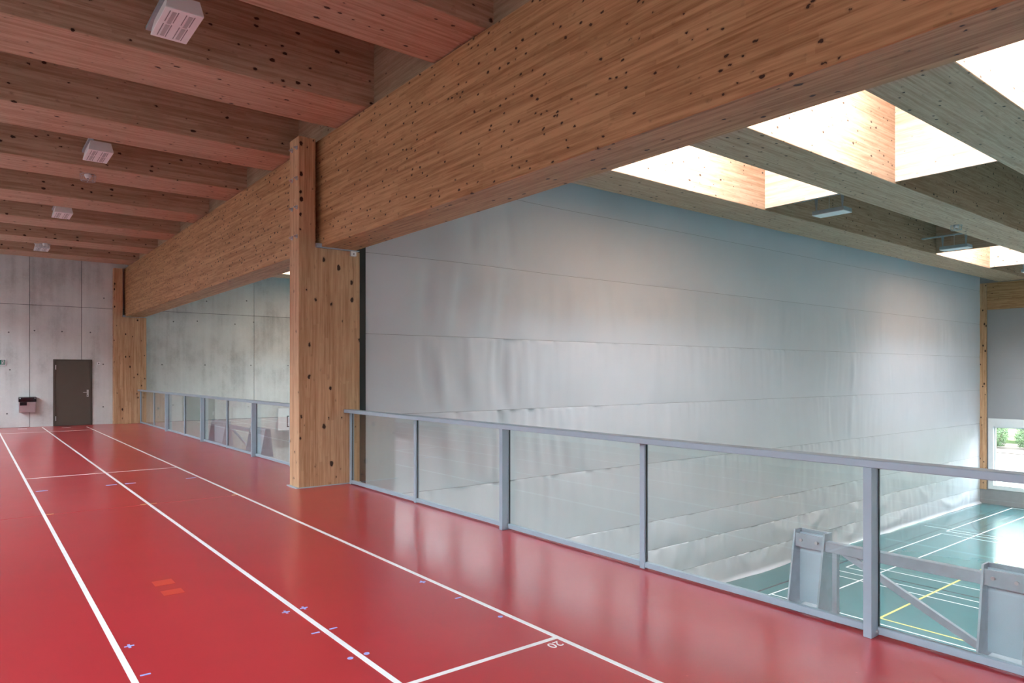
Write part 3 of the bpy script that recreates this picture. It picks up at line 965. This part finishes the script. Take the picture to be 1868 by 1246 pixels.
YB = [joist_front(k) + JW + (JP - JW) / 2 for k in range(-4, 8)]
def bay(k): return joist_front(k) + JW + (JP - JW) / 2
for k, lab in ((1, 'white louvred box lamp at the top left, nearest of the gallery lamps'),
               (3, 'white box lamp hanging just before the caged detector'),
               (5, 'small white box lamp third along the gallery ceiling'),
               (7, 'smallest white box lamp, nearest the concrete end wall')):
    lamp(1.43, 1.76, bay(k), 4.972, 0.24, lab, 'white gallery lamps', True)
for x, lab in ((14.05, 'flat grey hanging lamp beside the skylight above the curtain'),
               (20.68, 'flat grey hanging lamp further along, below the hall detector'),
               (27.3, 'hanging lamp cut off by the right edge of the picture')):
    lamp(x, x + 0.36, bay(1), 4.945, 0.36, lab, 'hanging hall lamps', False)

# ------------------------------------------------------------------ smoke detectors
def detector(x, y, cage, label):
    t = thing('smoke_detector', (x, y, Z_JOIST), label, 'detector', 'ceiling detectors')
    MB().cyl((x, y, Z_JOIST - 0.03), 0.055, 0.029, 'z', 20).build('base', 'white', t)
    MB().cyl((x, y, Z_JOIST - 0.065), 0.035, 0.034, 'z', 20, 0.05).build('head', 'white', t)
    MB().cyl((x, y, Z_JOIST - 0.069), 0.02, 0.004, 'z', 12).build('sensor_ring', 'slot', t)
    if cage:
        mb = MB()
        for a in range(8):
            c, s = math.cos(a * math.pi / 4) * 0.12, math.sin(a * math.pi / 4) * 0.12
            mb.bar((x + c, y + s, Z_JOIST - 0.001), (x + c * 0.9, y + s * 0.9, Z_JOIST - 0.11), 0.005, 0.005)
            c2, s2 = math.cos((a + 1) * math.pi / 4) * 0.12, math.sin((a + 1) * math.pi / 4) * 0.12
            mb.bar((x + c * 0.9, y + s * 0.9, Z_JOIST - 0.11), (x + c2 * 0.9, y + s2 * 0.9, Z_JOIST - 0.11), 0.005, 0.005)
            mb.bar((x + c, y + s, Z_JOIST - 0.006), (x + c2, y + s2, Z_JOIST - 0.006), 0.005, 0.005)
        for d in ((0.108, 0), (0, 0.108)):
            mb.bar((x - d[0], y - d[1], Z_JOIST - 0.11), (x + d[0], y + d[1], Z_JOIST - 0.11), 0.005, 0.005)
        mb.build('wire_cage', 'galv', t)
detector(1.62, 13.75, True, 'round smoke detector in a wire cage on a gallery joist')
detector(1.60, 21.75, True, 'far smoke detector above the smallest gallery lamp')
detector(17.79, 6.2, True, 'white smoke detector under a joist on the hall side')

# ------------------------------------------------------------------ shrubs outside the hall window
def shrub(x, y, r, h, label, seed):
    rnd = random.Random(seed)
    zb = -2.58
    t = thing('shrub', (x, y, zb), label, 'shrub', 'shrubs outside the hall window')
    mb = MB()
    for i in range(5):
        a = rnd.uniform(0, 6.28)
        mb.bar((x, y, zb), (x + math.cos(a) * r * 0.6, y + math.sin(a) * r * 0.6, zb + h * 0.75), 0.04, 0.04)
    mb.build('stems', 'bark', t)
    for mname, cnt in (('leaf_a', 900), ('leaf_b', 500)):
        verts, faces = [], []
        for i in range(cnt):
            a = rnd.uniform(0, 6.28); u = rnd.random() ** 0.45; zz = rnd.random()
            rr = r * u * (0.35 + 0.6 * math.sin(math.pi * (0.15 + 0.75 * zz)))
            c = Vector((math.cos(a) * rr, math.sin(a) * rr, 0.1 + zz * h))
            d = Vector((rnd.uniform(-1, 1), rnd.uniform(-1, 1), rnd.uniform(-0.6, 0.8))).normalized()
            s = d.orthogonal().normalized()
            L_ = rnd.uniform(0.08, 0.17); W = L_ * 0.4
            k = len(verts)
            nrm = d.cross(s)
            for q in (c - d * L_ / 2, c + s * W / 2 + nrm * 0.015, c + d * L_ / 2, c - s * W / 2 + nrm * 0.015):
                verts.append(tuple(q))
            faces += [(k, k + 1, k + 2), (k, k + 2, k + 3)]
        me = bpy.data.meshes.new('foliage')
        me.from_pydata(verts, [], faces)
        me.materials.append(M[mname])
        o = bpy.data.objects.new('foliage', me)
        col.objects.link(o)
        o.parent = t
        o['kind'] = 'stuff'
SH = [(45.6, 13.9, 0.62, 1.3, 'low leafy shrub at the left of the low hall window'),
      (45.9, 12.5, 0.62, 1.2, 'low leafy shrub at the right of the low hall window'),
      (47.6, 14.6, 0.75, 1.9, 'taller shrub behind the left low shrub outside the window'),
      (47.7, 12.8, 0.75, 2.1, 'taller shrub behind the right low shrub outside the window'),
      (46.2, 10.9, 0.7, 1.6, 'shrub outside just past the right edge of the picture')]
for i, a in enumerate(SH):
    shrub(*a, 1 + i)
